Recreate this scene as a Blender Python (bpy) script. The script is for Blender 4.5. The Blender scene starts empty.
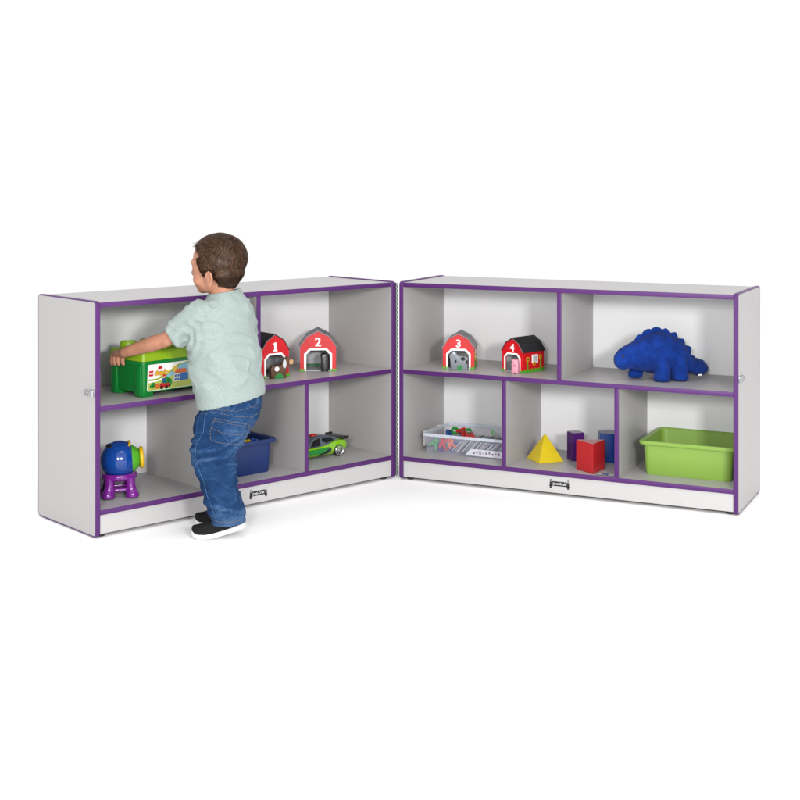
import bpy, bmesh, math, random
from mathutils import Vector, Matrix, noise
from mathutils.bvhtree import BVHTree
random.seed(7)
PI = math.pi
SC = bpy.context.scene
COL = SC.collection

# ------------------------------------------------------------------ camera, world, lamps
cam_d = bpy.data.cameras.new('camera'); cam = bpy.data.objects.new('camera', cam_d); COL.objects.link(cam)
CAM = Vector((0, 0, 1.1329))
cam.location = CAM; cam.rotation_euler = (PI/2, 0, 0)
cam_d.sensor_width = 36; cam_d.lens = 1322.77/800*36
cam_d.shift_y = -(400-179.666)/800
cam_d.clip_start = .05; cam_d.clip_end = 500
SC.camera = cam
SC.view_settings.view_transform = 'Standard'; SC.view_settings.look = 'None'
SC.view_settings.exposure = 0; SC.view_settings.gamma = 1
w = bpy.data.worlds.new('World'); SC.world = w; w.use_nodes = True
bg = w.node_tree.nodes['Background']
bg.inputs['Color'].default_value = (1, 1, 1, 1); bg.inputs['Strength'].default_value = 1.07

def softbox(name, loc, target, size, energy, col=(1, .985, .96)):
    d = bpy.data.lights.new(name, 'AREA'); d.shape = 'SQUARE'; d.size = size; d.energy = energy; d.color = col
    o = bpy.data.objects.new(name, d); COL.objects.link(o); o.location = loc
    o.rotation_euler = (Vector(target)-Vector(loc)).to_track_quat('-Z', 'Y').to_euler()
softbox('softbox_lamp', (1.3, -.25, 1.62), (-.1, 4.6, .4), .5, 136)
softbox('softbox_lamp', (-.55, -.4, 1.56), (.2, 4.6, .4), .5, 104)
softbox('overhead_fill', (.1, 2.6, 4.2), (.1, 3.6, 0), 1.6, 35)  # extra fill added overhead to whiten the floor and cabinet tops

# ------------------------------------------------------------------ materials
def mat(name, col, rough=.5, spec=.5, metal=0, bump=None, vary=None, sheen=0, coat=0, trans=0, alpha=1, sss=0):
    """procedural material; vary=(scale, amount, stretch) mottles the colour, bump=(scale, strength, distance)"""
    m = bpy.data.materials.new(name); m.use_nodes = True
    nt = m.node_tree; b = nt.nodes['Principled BSDF']; L = nt.links
    c = tuple(col)+(1,)
    b.inputs['Base Color'].default_value = c; b.inputs['Roughness'].default_value = rough
    b.inputs['Specular IOR Level'].default_value = spec; b.inputs['Metallic'].default_value = metal
    b.inputs['Sheen Weight'].default_value = sheen; b.inputs['Coat Weight'].default_value = coat
    b.inputs['Transmission Weight'].default_value = trans; b.inputs['Alpha'].default_value = alpha
    if sss:
        b.inputs['Subsurface Weight'].default_value = sss; b.inputs['Subsurface Radius'].default_value = (.012, .005, .003)
    tc = nt.nodes.new('ShaderNodeTexCoord')
    if vary:
        sc, am, st = vary
        mp = nt.nodes.new('ShaderNodeMapping'); mp.inputs['Scale'].default_value = st
        L.new(tc.outputs['Object'], mp.inputs['Vector'])
        n = nt.nodes.new('ShaderNodeTexNoise'); n.inputs['Scale'].default_value = sc; n.inputs['Detail'].default_value = 4
        L.new(mp.outputs['Vector'], n.inputs['Vector'])
        r = nt.nodes.new('ShaderNodeValToRGB')
        r.color_ramp.elements[0].position = .32; r.color_ramp.elements[1].position = .68
        r.color_ramp.elements[0].color = tuple(x*(1-am) for x in col)+(1,)
        r.color_ramp.elements[1].color = tuple(min(1, x*(1+am)) for x in col)+(1,)
        L.new(n.outputs['Fac'], r.inputs['Fac']); L.new(r.outputs['Color'], b.inputs['Base Color'])
    if bump:
        n2 = nt.nodes.new('ShaderNodeTexNoise'); n2.inputs['Scale'].default_value = bump[0]; n2.inputs['Detail'].default_value = 3
        L.new(tc.outputs['Object'], n2.inputs['Vector'])
        bp = nt.nodes.new('ShaderNodeBump'); bp.inputs['Strength'].default_value = bump[1]; bp.inputs['Distance'].default_value = bump[2]
        L.new(n2.outputs['Fac'], bp.inputs['Height']); L.new(bp.outputs['Normal'], b.inputs['Normal'])
    return m

def wear(m, dark, mid, light, scale):
    """washed denim: mottled dye, paler where the cloth stands proud and rubs"""
    nt = m.node_tree; L = nt.links; b = nt.nodes['Principled BSDF']
    tc = nt.nodes.new('ShaderNodeTexCoord'); n = nt.nodes.new('ShaderNodeTexNoise'); n.inputs['Scale'].default_value = scale; n.inputs['Detail'].default_value = 6
    n2 = nt.nodes.new('ShaderNodeTexNoise'); n2.inputs['Scale'].default_value = scale*28; n2.inputs['Detail'].default_value = 2
    g = nt.nodes.new('ShaderNodeNewGeometry'); L.new(tc.outputs['Object'], n.inputs['Vector']); L.new(tc.outputs['Object'], n2.inputs['Vector'])
    def op(kind, a, v):
        q = nt.nodes.new('ShaderNodeMath'); q.operation = kind; L.new(a, q.inputs[0])
        if isinstance(v, (int, float)): q.inputs[1].default_value = v
        else: L.new(v, q.inputs[1])
        return q.outputs[0]
    p = op('MULTIPLY', op('SUBTRACT', g.outputs['Pointiness'], .5), 1.5)
    f = op('ADD', op('ADD', n.outputs['Fac'], p), op('MULTIPLY', op('SUBTRACT', n2.outputs['Fac'], .5), .22))
    r = nt.nodes.new('ShaderNodeValToRGB'); e = r.color_ramp.elements
    e[0].position = .26; e[0].color = dark+(1,); e[1].position = .80; e[1].color = light+(1,)
    q = e.new(.5); q.color = mid+(1,)
    L.new(f, r.inputs['Fac']); L.new(r.outputs['Color'], b.inputs['Base Color'])

def srgb(r, g, b):
    f = lambda v: ((v/255+.055)/1.055)**2.4 if v > 10 else v/255/12.92
    return (f(r)*.68, f(g)*.68, f(b)*.68)     # a lit surface shows brighter than its base colour

M = {}
M['floor'] = mat('white_floor', (.95, .95, .95), .9, .1)
M['laminate'] = mat('freckled_grey_laminate', (.378, .366, .367), .38, .4, vary=(420, .09, (1, 1, 1)), bump=(600, .05, .0005))
M['kick'] = mat('freckled_laminate_lit', (.445, .435, .44), .40, .35, vary=(420, .05, (1, 1, 1)))  # same laminate as the panels, frontal light painted in as a paler tone
M['trim'] = mat('purple_edge_banding', (.072, .0165, .118), .42, .3)
M['back'] = mat('white_hardboard', (.71, .715, .73), .5, .4, vary=(300, .02, (1, 1, 1)))
M['chrome'] = mat('zinc_hardware', (.42, .43, .45), .28, .5, metal=1)
M['black'] = mat('black_rubber', (.012, .012, .013), .5, .4)
M['ink'] = mat('black_ink', (.01, .01, .01), .5, .3)
M['white'] = mat('white_paint', (.82, .82, .82), .45, .4)

# ------------------------------------------------------------------ helpers
def finish(me, name, m, parent, smooth=40):
    o = bpy.data.objects.new(name, me); COL.objects.link(o)
    if m is not None: me.materials.append(m)
    if smooth:
        me.shade_smooth()
        if smooth < 180: me.set_sharp_from_angle(angle=math.radians(smooth))
    if parent: o.parent = parent
    return o
def obj(name, bm, m, parent=None, smooth=40):
    bmesh.ops.recalc_face_normals(bm, faces=bm.faces[:])
    me = bpy.data.meshes.new(name); bm.to_mesh(me); bm.free()
    return finish(me, name, m, parent, smooth)
def tag(o, label=None, cat=None, group=None, kind=None):
    for k, v in (('label', label), ('category', cat), ('group', group), ('kind', kind)):
        if v: o[k] = v
    return o
def empty(name, loc, rz, label, cat, group=None):
    o = bpy.data.objects.new(name, None); COL.objects.link(o); o.empty_display_size = .05
    o.location = loc; o.rotation_euler = (0, 0, rz)
    return tag(o, label, cat, group)
def NB(): return bmesh.new()
def box(bm, lo, hi, bev=0, seg=2, mtx=None):
    r = bmesh.ops.create_cube(bm, size=1); vs = r['verts']
    for v in vs:
        v.co = Vector([lo[i]+(hi[i]-lo[i])*(v.co[i]+.5) for i in range(3)])
    if bev:
        es = list({e for v in vs for e in v.link_edges})
        rr = bmesh.ops.bevel(bm, geom=es, offset=bev, segments=seg, affect='EDGES', profile=.5)
        vs = list({v for v in rr['verts']} | {v for v in vs if v.is_valid})
    if mtx is not None:
        for v in vs: v.co = mtx @ v.co
    return vs
def loft(bm, rings, cap=True, closed=False):
    R = [[bm.verts.new(p) for p in r] for r in rings]
    n = len(R[0])
    for a, b in zip(R, R[1:]+([R[0]] if closed else [])):
        for i in range(n):
            bm.faces.new((a[i], a[(i+1) % n], b[(i+1) % n], b[i]))
    if cap and not closed:
        bm.faces.new(R[0][::-1]); bm.faces.new(R[-1])
    return R
def tube(bm, pts, rad, n=10, cap=True, flat=1, dome=False):
    pts = [Vector(p) for p in pts]
    if not hasattr(rad, '__len__'): rad = [rad]*len(pts)
    rad = list(rad)
    if dome:
        a = (pts[0]-pts[1]).normalized(); b = (pts[-1]-pts[-2]).normalized()
        p0, p1, r0, r1 = pts[0], pts[-1], rad[0], rad[-1]
        pts = [p0+a*r0*.95, p0+a*r0*.6]+pts+[p1+b*r1*.6, p1+b*r1*.95]
        rad = [r0*.3, r0*.8]+rad+[r1*.8, r1*.3]
    rings = []; prev = None
    for i, p in enumerate(pts):
        t = (pts[min(i+1, len(pts)-1)]-pts[max(i-1, 0)]).normalized()
        if prev is None:
            u = t.orthogonal().normalized()
        else:
            u = (prev-t*prev.dot(t)).normalized()
        prev = u; v = t.cross(u)
        rings.append([p+(u*math.cos(2*PI*k/n)+v*math.sin(2*PI*k/n)*flat)*rad[i] for k in range(n)])
    loft(bm, rings, cap)
def ell(bm, c, r, mtx=None, u=16, v=10):
    rr = bmesh.ops.create_uvsphere(bm, u_segments=u, v_segments=v, radius=1)
    for q in rr['verts']:
        p = Vector((q.co.x*r[0], q.co.y*r[1], q.co.z*r[2]))
        if mtx is not None: p = mtx @ p
        q.co = p+Vector(c)
def lathe(bm, prof, n=28, mtx=None, cap=True):
    rings = [[Vector((r*math.cos(2*PI*k/n), r*math.sin(2*PI*k/n), z)) for k in range(n)] for r, z in prof]
    if mtx is not None: rings = [[mtx @ p for p in r] for r in rings]
    loft(bm, rings, cap)
def prism(bm, pts, f0, f1):
    """pts 2-D outline; f0/f1 map (a,b)->Vector for the two faces"""
    A = [bm.verts.new(f0(*p)) for p in pts]; B = [bm.verts.new(f1(*p)) for p in pts]
    n = len(pts)
    bm.faces.new(A); bm.faces.new(B[::-1])
    for i in range(n): bm.faces.new((A[i], B[i], B[(i+1) % n], A[(i+1) % n]))
def xz(bm, pts, y0, y1, bev=0):
    """outline in x,z extruded in y"""
    b2 = NB(); prism(b2, pts, lambda a, b: Vector((a, y0, b)), lambda a, b: Vector((a, y1, b)))
    if bev:
        es = [e for e in b2.edges if abs(e.verts[0].co.y-e.verts[1].co.y) < 1e-7]
        bmesh.ops.bevel(b2, geom=es, offset=bev, segments=2, affect='EDGES', profile=.5)
    add(bm, b2)
def add(bm, b2, mtx=None):
    bmesh.ops.recalc_face_normals(b2, faces=b2.faces[:])
    me = bpy.data.meshes.new('tmp'); b2.to_mesh(me); b2.free()
    if mtx is not None: me.transform(mtx)
    bm.from_mesh(me); bpy.data.meshes.remove(me)
def rrect(x0, z0, x1, z1, r, n=5):
    P = []
    for cx, cz, a in ((x1-r, z0+r, -PI/2), (x1-r, z1-r, 0), (x0+r, z1-r, PI/2), (x0+r, z0+r, PI)):
        for k in range(n+1):
            t = a+PI/2*k/n; P.append((cx+r*math.cos(t), cz+r*math.sin(t)))
    return P
def circ(cx, cz, r, n=18, ry=None):
    return [(cx+r*math.cos(2*PI*k/n), cz+(ry or r)*math.sin(2*PI*k/n)) for k in range(n)]
def text(s, size, width=None, depth=.0004, bold=0, sx=1):
    """mesh of a line of lettering, centred, lying in the x,z plane facing -y"""
    c = bpy.data.curves.new('tmp_text', 'FONT'); c.body = s; c.size = size; c.extrude = depth; c.offset = bold
    c.align_x = 'CENTER'; c.align_y = 'CENTER'
    o = bpy.data.objects.new('tmp_text', c); COL.objects.link(o)
    me = bpy.data.meshes.new_from_object(o.evaluated_get(bpy.context.evaluated_depsgraph_get()))
    bpy.data.objects.remove(o); bpy.data.curves.remove(c)
    xs = [v.co.x for v in me.vertices]; W = max(xs)-min(xs)
    k = (width/W) if width else sx
    me.transform(Matrix.Rotation(PI/2, 4, 'X') @ Matrix.Diagonal((k, 1, 1, 1)))
    return me
def lettering(name, me, m, parent, loc=(0, 0, 0), rz=0):
    o = finish(me, name, m, parent, 0); o.location = loc; o.rotation_euler = (0, 0, rz); return o
def fuse(bm, voxel, it=6, fac=.5):
    """one continuous skin round all the closed shapes in bm"""
    bmesh.ops.recalc_face_normals(bm, faces=bm.faces[:])
    me = bpy.data.meshes.new('tmp'); bm.to_mesh(me); bm.free()
    o = bpy.data.objects.new('tmp', me); COL.objects.link(o)
    r = o.modifiers.new('r', 'REMESH'); r.mode = 'VOXEL'; r.voxel_size = voxel
    if it:
        s = o.modifiers.new('s', 'SMOOTH'); s.factor = fac; s.iterations = it
    out = bpy.data.meshes.new_from_object(o.evaluated_get(bpy.context.evaluated_depsgraph_get()))
    bpy.data.objects.remove(o); bpy.data.meshes.remove(me)
    return out
def displace(me, fn):
    ns = [v.normal.copy() for v in me.vertices]
    for v, n in zip(me.vertices, ns): v.co += n*fn(v.co, n)
def nz(p, sx, sy=None, sz=None, off=0):
    sy = sx if sy is None else sy; sz = sx if sz is None else sz
    return noise.noise(Vector((p.x*sx+off, p.y*sy, p.z*sz)))

# ------------------------------------------------------------------ the floor
bm = NB(); v = [bm.verts.new(p) for p in ((-150, -60, 0), (150, -60, 0), (150, 300, 0), (-150, 300, 0))]; bm.faces.new(v)
tag(obj('floor', bm, M['floor'], None, 0), kind='structure')

# ------------------------------------------------------------------ the two hinged cabinets
W, D, H, T = 1.2661, .3899, .749, .0165
ZM, ZB = .417, .089            # tops of the middle shelf and of the bottom shelf
AL, AR = .7347, -.4486
OL = Vector((-.0181-W*math.cos(AL), 5.013-W*math.sin(AL), 0))
OR = Vector((-.0034, 4.9963, 0))
def PL(x, y, z): return OL+Vector((math.cos(AL)*x-math.sin(AL)*y, math.sin(AL)*x+math.cos(AL)*y, z))
def PR(x, y, z): return OR+Vector((math.cos(AR)*x-math.sin(AR)*y, math.sin(AR)*x+math.cos(AR)*y, z))

def side_panel(root, x0):
    x1 = x0+T; z0 = .004
    O = rrect(0, z0, D, H, .014, 6); I = rrect(.004, z0+.004, D-.004, H-.004, .010, 6); Ob = rrect(.0016, z0+.0016, D-.0016, H-.0016, .0125, 6)
    bm = NB(); prism(bm, I, lambda a, b: Vector((x0+.0002, a, b)), lambda a, b: Vector((x1-.0002, a, b)))
    p = obj('side_panel', bm, M['laminate'], root)
    P = lambda x, L: [Vector((x, a, b)) for a, b in L]
    bm = NB(); loft(bm, [P(x0, I), P(x0, Ob), P(x0+.0018, O), P(x1-.0018, O), P(x1, Ob), P(x1, I)], cap=False, closed=True)
    obj('edge_trim', bm, M['trim'], p)
    return p
def board(root, name, lo, hi, front):
    bm = NB(); box(bm, lo, hi); p = obj(name, bm, M['laminate'], root, 0)
    bm = NB(); box(bm, (lo[0], front, lo[2]), (hi[0], lo[1], hi[2]), .0014, 2); obj('edge_trim', bm, M['trim'], p)
    return p
def emblem(root, x, z, y):
    """small black printed mark: two turned spindles carrying a name board"""
    bm = NB()
    for s in (-1, 1):
        cx = x+s*.0325
        for r0, r1, a, b in ((.0022, .0022, .0115, .015), (.0012, .0035, .007, .0095), (.0035, .0038, -.0055, .006), (.0052, .0052, -.011, -.0055), (.003, .004, -.0165, -.0115)):
            xz(bm, [(cx-r1, z+a), (cx+r1, z+a), (cx+r0, z+b), (cx-r0, z+b)], y-.0006, y+.0003)
    xz(bm, rrect(x-.028, z-.008, x+.028, z+.0085, .003), y-.0006, y+.0003)
    e = obj('emblem', bm, M['ink'], root, 0)
    lettering('lettering', text('Jonti-Craft', .0125, .049, .0002), M['white'], e, (x, y-.0009, z+.0002))
def latch(root, x, s):
    """zinc toggle latch on the outer face, s = outward direction in x"""
    bm = NB(); z = .458
    X = lambda d: x+s*d
    box(bm, (min(X(.0003), X(.003)), .004, z-.011), (max(X(.0003), X(.003)), .034, z+.011), .001)
    tube(bm, [(X(.006), .012, z-.010), (X(.006), .012, z+.010)], .0045, 12)
    tube(bm, [(X(.007), .012, z), (X(.010), .04, z+.001), (X(.006), .058, z-.002)], [.0035, .003, .0025], 10)
    tube(bm, [(X(.004), .045, z-.009), (X(.009), .056, z-.006), (X(.009), .062, z+.004), (X(.004), .05, z+.010)], .0022, 8)
    lathe(bm, [(.0, .006), (.006, .006), (.0075, .003), (.0075, 0), (0, 0)], 16, Matrix.Translation((X(.003), .024, z)) @ Matrix.Rotation(s*PI/2, 4, 'Y'), cap=False)
    obj('latch', bm, M['chrome'], root)
def make_cabinet(loc, rz, label, latch_x, latch_s):
    root = empty('storage_cabinet', loc, rz, label, 'storage cabinet', 'low cabinets hinged together')
    side_panel(root, 0); side_panel(root, W-T)
    a, b = T+.0001, W-T-.0001; yb = D-.011
    board(root, 'top_panel', (a, .005, .7285), (b, D-.0008, .745), .001)
    board(root, 'shelf', (a, .005, ZM-T), (b, yb, ZM), .001)
    board(root, 'bottom_shelf', (a, .005, ZB-T), (b, yb, ZB), .001)
    for x, z0, z1 in ((W/2, ZM, .7285), (W/3, ZB, ZM-T), (2*W/3, ZB, ZM-T)):
        board(root, 'divider', (x-T/2, .0065, z0+.0002), (x+T/2, yb, z1-.0002), .0025)
    bm = NB(); box(bm, (a, yb+.0004, .012), (b, yb+.0064, .7283)); obj('back_panel', bm, M['back'], root, 0)
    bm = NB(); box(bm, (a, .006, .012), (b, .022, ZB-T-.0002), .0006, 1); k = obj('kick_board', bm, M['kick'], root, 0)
    emblem(k, W/2, .045, .006)
    for x in (.034, W-.034):
        for y in (.03, D-.03):
            bm = NB(); lathe(bm, [(.011, 0), (.013, .002), (.013, .0118), (.009, .012)], 16, Matrix.Translation((x, y, 0))); obj('foot', bm, M['black'], root)
    latch(root, latch_x, latch_s)
    return root
cabL = make_cabinet(OL, AL, 'grey and purple shelf cabinet the boy stands at, with the ball toy inside', 0, -1)
cabR = make_cabinet(OR, AR, 'purple trimmed grey cabinet holding the blue plush dinosaur and green tub', W, 1)
# piano hinge between them (leaf fixed to the first cabinet)
bm = NB()
hc = (W+.0062, -.001)
for i in range(44):
    z = .02+i*.0163
    lathe(bm, [(.0028, z), (.0048, z+.001), (.0048, z+.0105), (.0028, z+.0115)], 10, Matrix.Translation((hc[0], hc[1], 0)))
tube(bm, [(hc[0], hc[1], .012), (hc[0], hc[1], .742)], .0028, 10)
box(bm, (W+.0012, .004, .012), (W+.0112, .006, .742))
obj('hinge', bm, mat('dull_hinge_steel', (.20, .20, .21), .45, .4, metal=.8), cabL)

# ------------------------------------------------------------------ plastic tubs
def tub_shell(x1, y1, h, taper, t, rim, rr=.025):
    """open rounded tub; base at 0,0..x1,y1 at the rim"""
    def ring(i, z, r): return [Vector((a, b, z)) for a, b in rrect(i, i, x1-i, y1-i, r, 5)]
    return [ring(taper, 0, rr*.7), ring(taper-.002, .004, rr*.8), ring(rim+.002, h-.017, rr), ring(rim, h-.015, rr), ring(.0015, h-.0135, rr), ring(0, h-.011, rr), ring(0, h-.002, rr),
            ring(.0015, h, rr), ring(rim-.001, h, rr), ring(rim+t, h-.004, rr*.9), ring(taper+t, .006, rr*.6), ring(taper+t+.006, .0045, rr*.5)]
def make_tub(root, col_mat, sx=.342, sy=.295, h=.121):
    bm = NB(); loft(bm, tub_shell(sx, sy, h, .022, .003, .011)); obj('tub_body', bm, col_mat, root, 35)
M['tub_green'] = mat('lime_plastic', srgb(150, 190, 84), .38, .4, bump=(900, .06, .0004))
M['tub_blue'] = mat('navy_plastic', srgb(28, 56, 118), .4, .4, bump=(900, .06, .0004))
t1 = empty('storage_tub', PR(.897, .084, ZB), AR, 'empty lime green plastic tub with a rolled rim', 'tub', 'open plastic tubs on the bottom shelves')
make_tub(t1, M['tub_green'])
t2 = empty('storage_tub', PL(.428, .072, ZB), AL, 'navy blue plastic tub of toy bricks behind the boy', 'tub', 'open plastic tubs on the bottom shelves')
make_tub(t2, M['tub_blue'])
# bricks in the navy tub
BR = {'yellow': mat('yellow_brick', srgb(235, 195, 20), .3), 'green': mat('green_brick', srgb(60, 150, 50), .3), 'red': mat('red_brick', srgb(200, 30, 30), .3), 'blue': mat('blue_brick', srgb(20, 70, 170), .3)}
def brick(m, n=2):
    bm = NB(); box(bm, (-.016*n/2, -.016, 0), (.016*n/2, .016, .0192), .0008)
    for i in range(n):
        for j in (-1, 1):
            lathe(bm, [(.0048, .019), (.0048, .0225), (.0042, .0232)], 12, Matrix.Translation(((i-(n-1)/2)*.016, j*.008, 0)))
    return bm
cl = ['yellow', 'green', 'yellow', 'red', 'green', 'blue', 'yellow', 'red', 'blue', 'green', 'yellow', 'red']
used = set()
k = 0
for lay in range(2):
    for i in range(7):
        for j in range(4):
            c = random.choice(['yellow', 'green', 'red', 'blue', 'yellow'])
            x = .06+.037*i+random.uniform(-.006, .006); y = .06+.058*j+random.uniform(-.008, .008); z = .048+.032*lay+random.uniform(0, .012)
            if lay and i == 5: z += .006
            o = obj('toy_brick', brick(BR[c], random.choice((2, 2, 3))), BR[c], None, 30)
            p = PL(.428+x, .072+y, ZB+z); o.location = p; o.rotation_euler = (random.uniform(-.35, .35), random.uniform(-.35, .35), random.uniform(0, PI))
            tag(o, c+' studded toy brick lying in the navy tub behind the boy', 'toy brick', c+' bricks in the navy tub')

# ------------------------------------------------------------------ green brick box on the upper shelf
M['box_green'] = mat('green_plastic', srgb(8, 132, 52), .32, .45)
M['box_lime'] = mat('lime_lid_plastic', srgb(150, 190, 35), .34, .4)
M['lab_white'] = mat('label_white', (.8, .8, .78), .35)
def flatmat(n, r, g, b): return mat(n, srgb(r, g, b), .35)
bx = empty('brick_box', PL(.197, .046, ZM), AL+.10, 'green toy box with lime studded lid, held by the boy', 'toy box')
BL, BD, BH = .335, .188, .118
bm = NB()
def bring(i, z, r): return [Vector((a, b, z)) for a, b in rrect(i, i, BL-i, BD-i, r, 4)]
loft(bm, [bring(.008, .014, .008), bring(.001, BH-.012, .010), bring(-.002, BH-.011, .011), bring(-.002, BH, .011)])
for x0, x1, y0, y1 in ((.009, .05, .009, .05), (BL-.05, BL-.009, .009, .05), (.009, .05, BD-.05, BD-.009), (BL-.05, BL-.009, BD-.05, BD-.009)):
    box(bm, (x0, y0, 0), (x1, y1, .02), .002)
# corner posts of the end faces
for y0, y1 in ((.012, .045), (BD-.045, BD-.012)):
    box(bm, (-.001, y0, .002), (.02, y1, BH-.014), .003)
    box(bm, (BL-.02, y0, .002), (BL+.001, y1, BH-.014), .003)
obj('box_body', bm, M['box_green'], bx, 35)
bm = NB()
loft(bm, [bring(-.001, BH+.0006, .011), bring(.001, BH+.03, .011), bring(.006, BH+.034, .009)])
for i in range(4):
    for j in range(2):
        cx, cy = .045+i*.0817, .048+j*.092
        lathe(bm, [(.028, BH+.033), (.0275, BH+.052), (.0255, BH+.055), (.019, BH+.055), (.0185, BH+.051)], 24, Matrix.Translation((cx, cy, 0)))
obj('lid', bm, M['box_lime'], bx, 35)
# printed label on the long front face (slightly leaning like the face)
lab = bpy.data.objects.new('label', None)
bm = NB(); xz(bm, rrect(.022, .012, BL-.022, BH-.016, .007), -.0006, .0)
lab = obj('label', bm, M['lab_white'], bx, 0)
lab.location = (0, .0076, .006); lab.rotation_euler = (math.radians(3.6), 0, 0)
def art(name, m, *polys, lv=1):
    bm = NB()
    for p in polys: xz(bm, p, -.0006-.0003*lv, -.0004)
    return obj(name, bm, m, lab, 0)
x0, x1, zb, zt = .024, BL-.024, .014, BH-.018
hill = [(x0, zb), (x1, zb), (x1, .075)]+[(x1-(x1-x0)*k/16, .05+.024*math.sin(1.4+PI*1.3*(1-k/16))*.6+.012*(1-k/16)) for k in range(17)]
sky = [(.075, .052), (x1, .05), (x1, zt-.004), (.17, zt-.004), (.12, .075)]
art('sky_print', flatmat('print_sky', 140, 200, 228), sky, lv=1)
art('hill_print', flatmat('print_hill', 196, 208, 100), [(x0, zb), (x1, zb), (x1, .05), (.2, .056), (.14, .06), (.1, .05), (.06, .042), (x0, .04)], lv=2)
art('swoosh_print', flatmat('print_swoosh', 160, 185, 40), [(x0, .047), (.06, .047), (.09, .054), (.12, .07), (.15, .088), (.2, .098), (.2, .1), (.146, .092), (.115, .075), (.088, .059), (.06, .052), (x0, .052)], lv=3)
art('sun_print', flatmat('print_sun', 250, 205, 70), circ(.135, .077, .011), lv=4)
art('tree_print', flatmat('print_tree', 40, 150, 60), circ(.046, .033, .0075), circ(.038, .028, .006), circ(.054, .029, .006), circ(.096, .04, .016), circ(.108, .034, .016), [(.044, .02), (.048, .02), (.048, .03), (.044, .03)], lv=4)
art('flower_print', flatmat('print_flower', 240, 110, 40), *[circ(.062+.006*math.cos(a), .027+.006*math.sin(a), .004, 10) for a in [2*PI*k/6 for k in range(6)]], lv=5)
art('truck_print', flatmat('print_truck', 205, 30, 35), [(.073, .02), (.116, .02), (.116, .03), (.098, .034), (.094, .03), (.084, .036), (.073, .034)], lv=5)
art('driver_head_print', flatmat('print_skin', 235, 180, 140), circ(.089, .055, .005, 12), lv=5)
art('driver_cap_print', flatmat('print_cap', 205, 30, 35), [(.0835, .057), (.0945, .057), (.0935, .0625), (.089, .0645), (.0845, .0625)], lv=6)
art('driver_print', flatmat('print_driver', 30, 80, 160), [(.084, .036), (.094, .036), (.093, .05), (.085, .05)], lv=6)
art('wheel_print', M['ink'], circ(.08, .02, .006, 14), circ(.1, .02, .006, 14), circ(.113, .023, .004, 12), lv=7)
art('house_print', flatmat('print_house', 242, 242, 236), [(.13, .034), (.156, .034), (.156, .06), (.13, .06)], lv=5)
art('roof_print', flatmat('print_roof', 232, 105, 40), [(.132, .062), (.185, .062), (.178, .075), (.14, .075)], lv=6)
art('wall_print', flatmat('print_wall', 35, 110, 190), [(.158, .036), (.19, .036), (.19, .06), (.158, .06)], [(.133, .05), (.141, .05), (.141, .057), (.133, .057)], [(.133, .038), (.141, .038), (.141, .045), (.133, .045)], [(.145, .05), (.153, .05), (.153, .057), (.145, .057)], [(.145, .038), (.153, .038), (.153, .045), (.145, .045)], lv=7)
art('red_square_print', flatmat('print_red', 215, 20, 30), [(.027, .062), (.044, .062), (.044, .08), (.027, .08)], lv=4)
art('stud_print', flatmat('print_red_stud', 205, 25, 35), [(.063, .083), (.081, .083), (.081, .089), (.077, .089), (.077, .094), (.067, .094), (.067, .089), (.063, .089)], lv=5)
lettering('lettering', text('LEGO', .008, .0145, .0002, .0002), M['white'], lab, (.0355, -.0022, .0712))
lettering('lettering', text('duplo', .025, .060, .0002, .0014), flatmat('print_red_outline', 190, 70, 30), lab, (.078, -.0022, .071))
lettering('lettering', text('duplo', .025, .058, .0002, .0004), flatmat('print_yellow', 252, 210, 40), lab, (.078, -.0028, .071))

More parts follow.
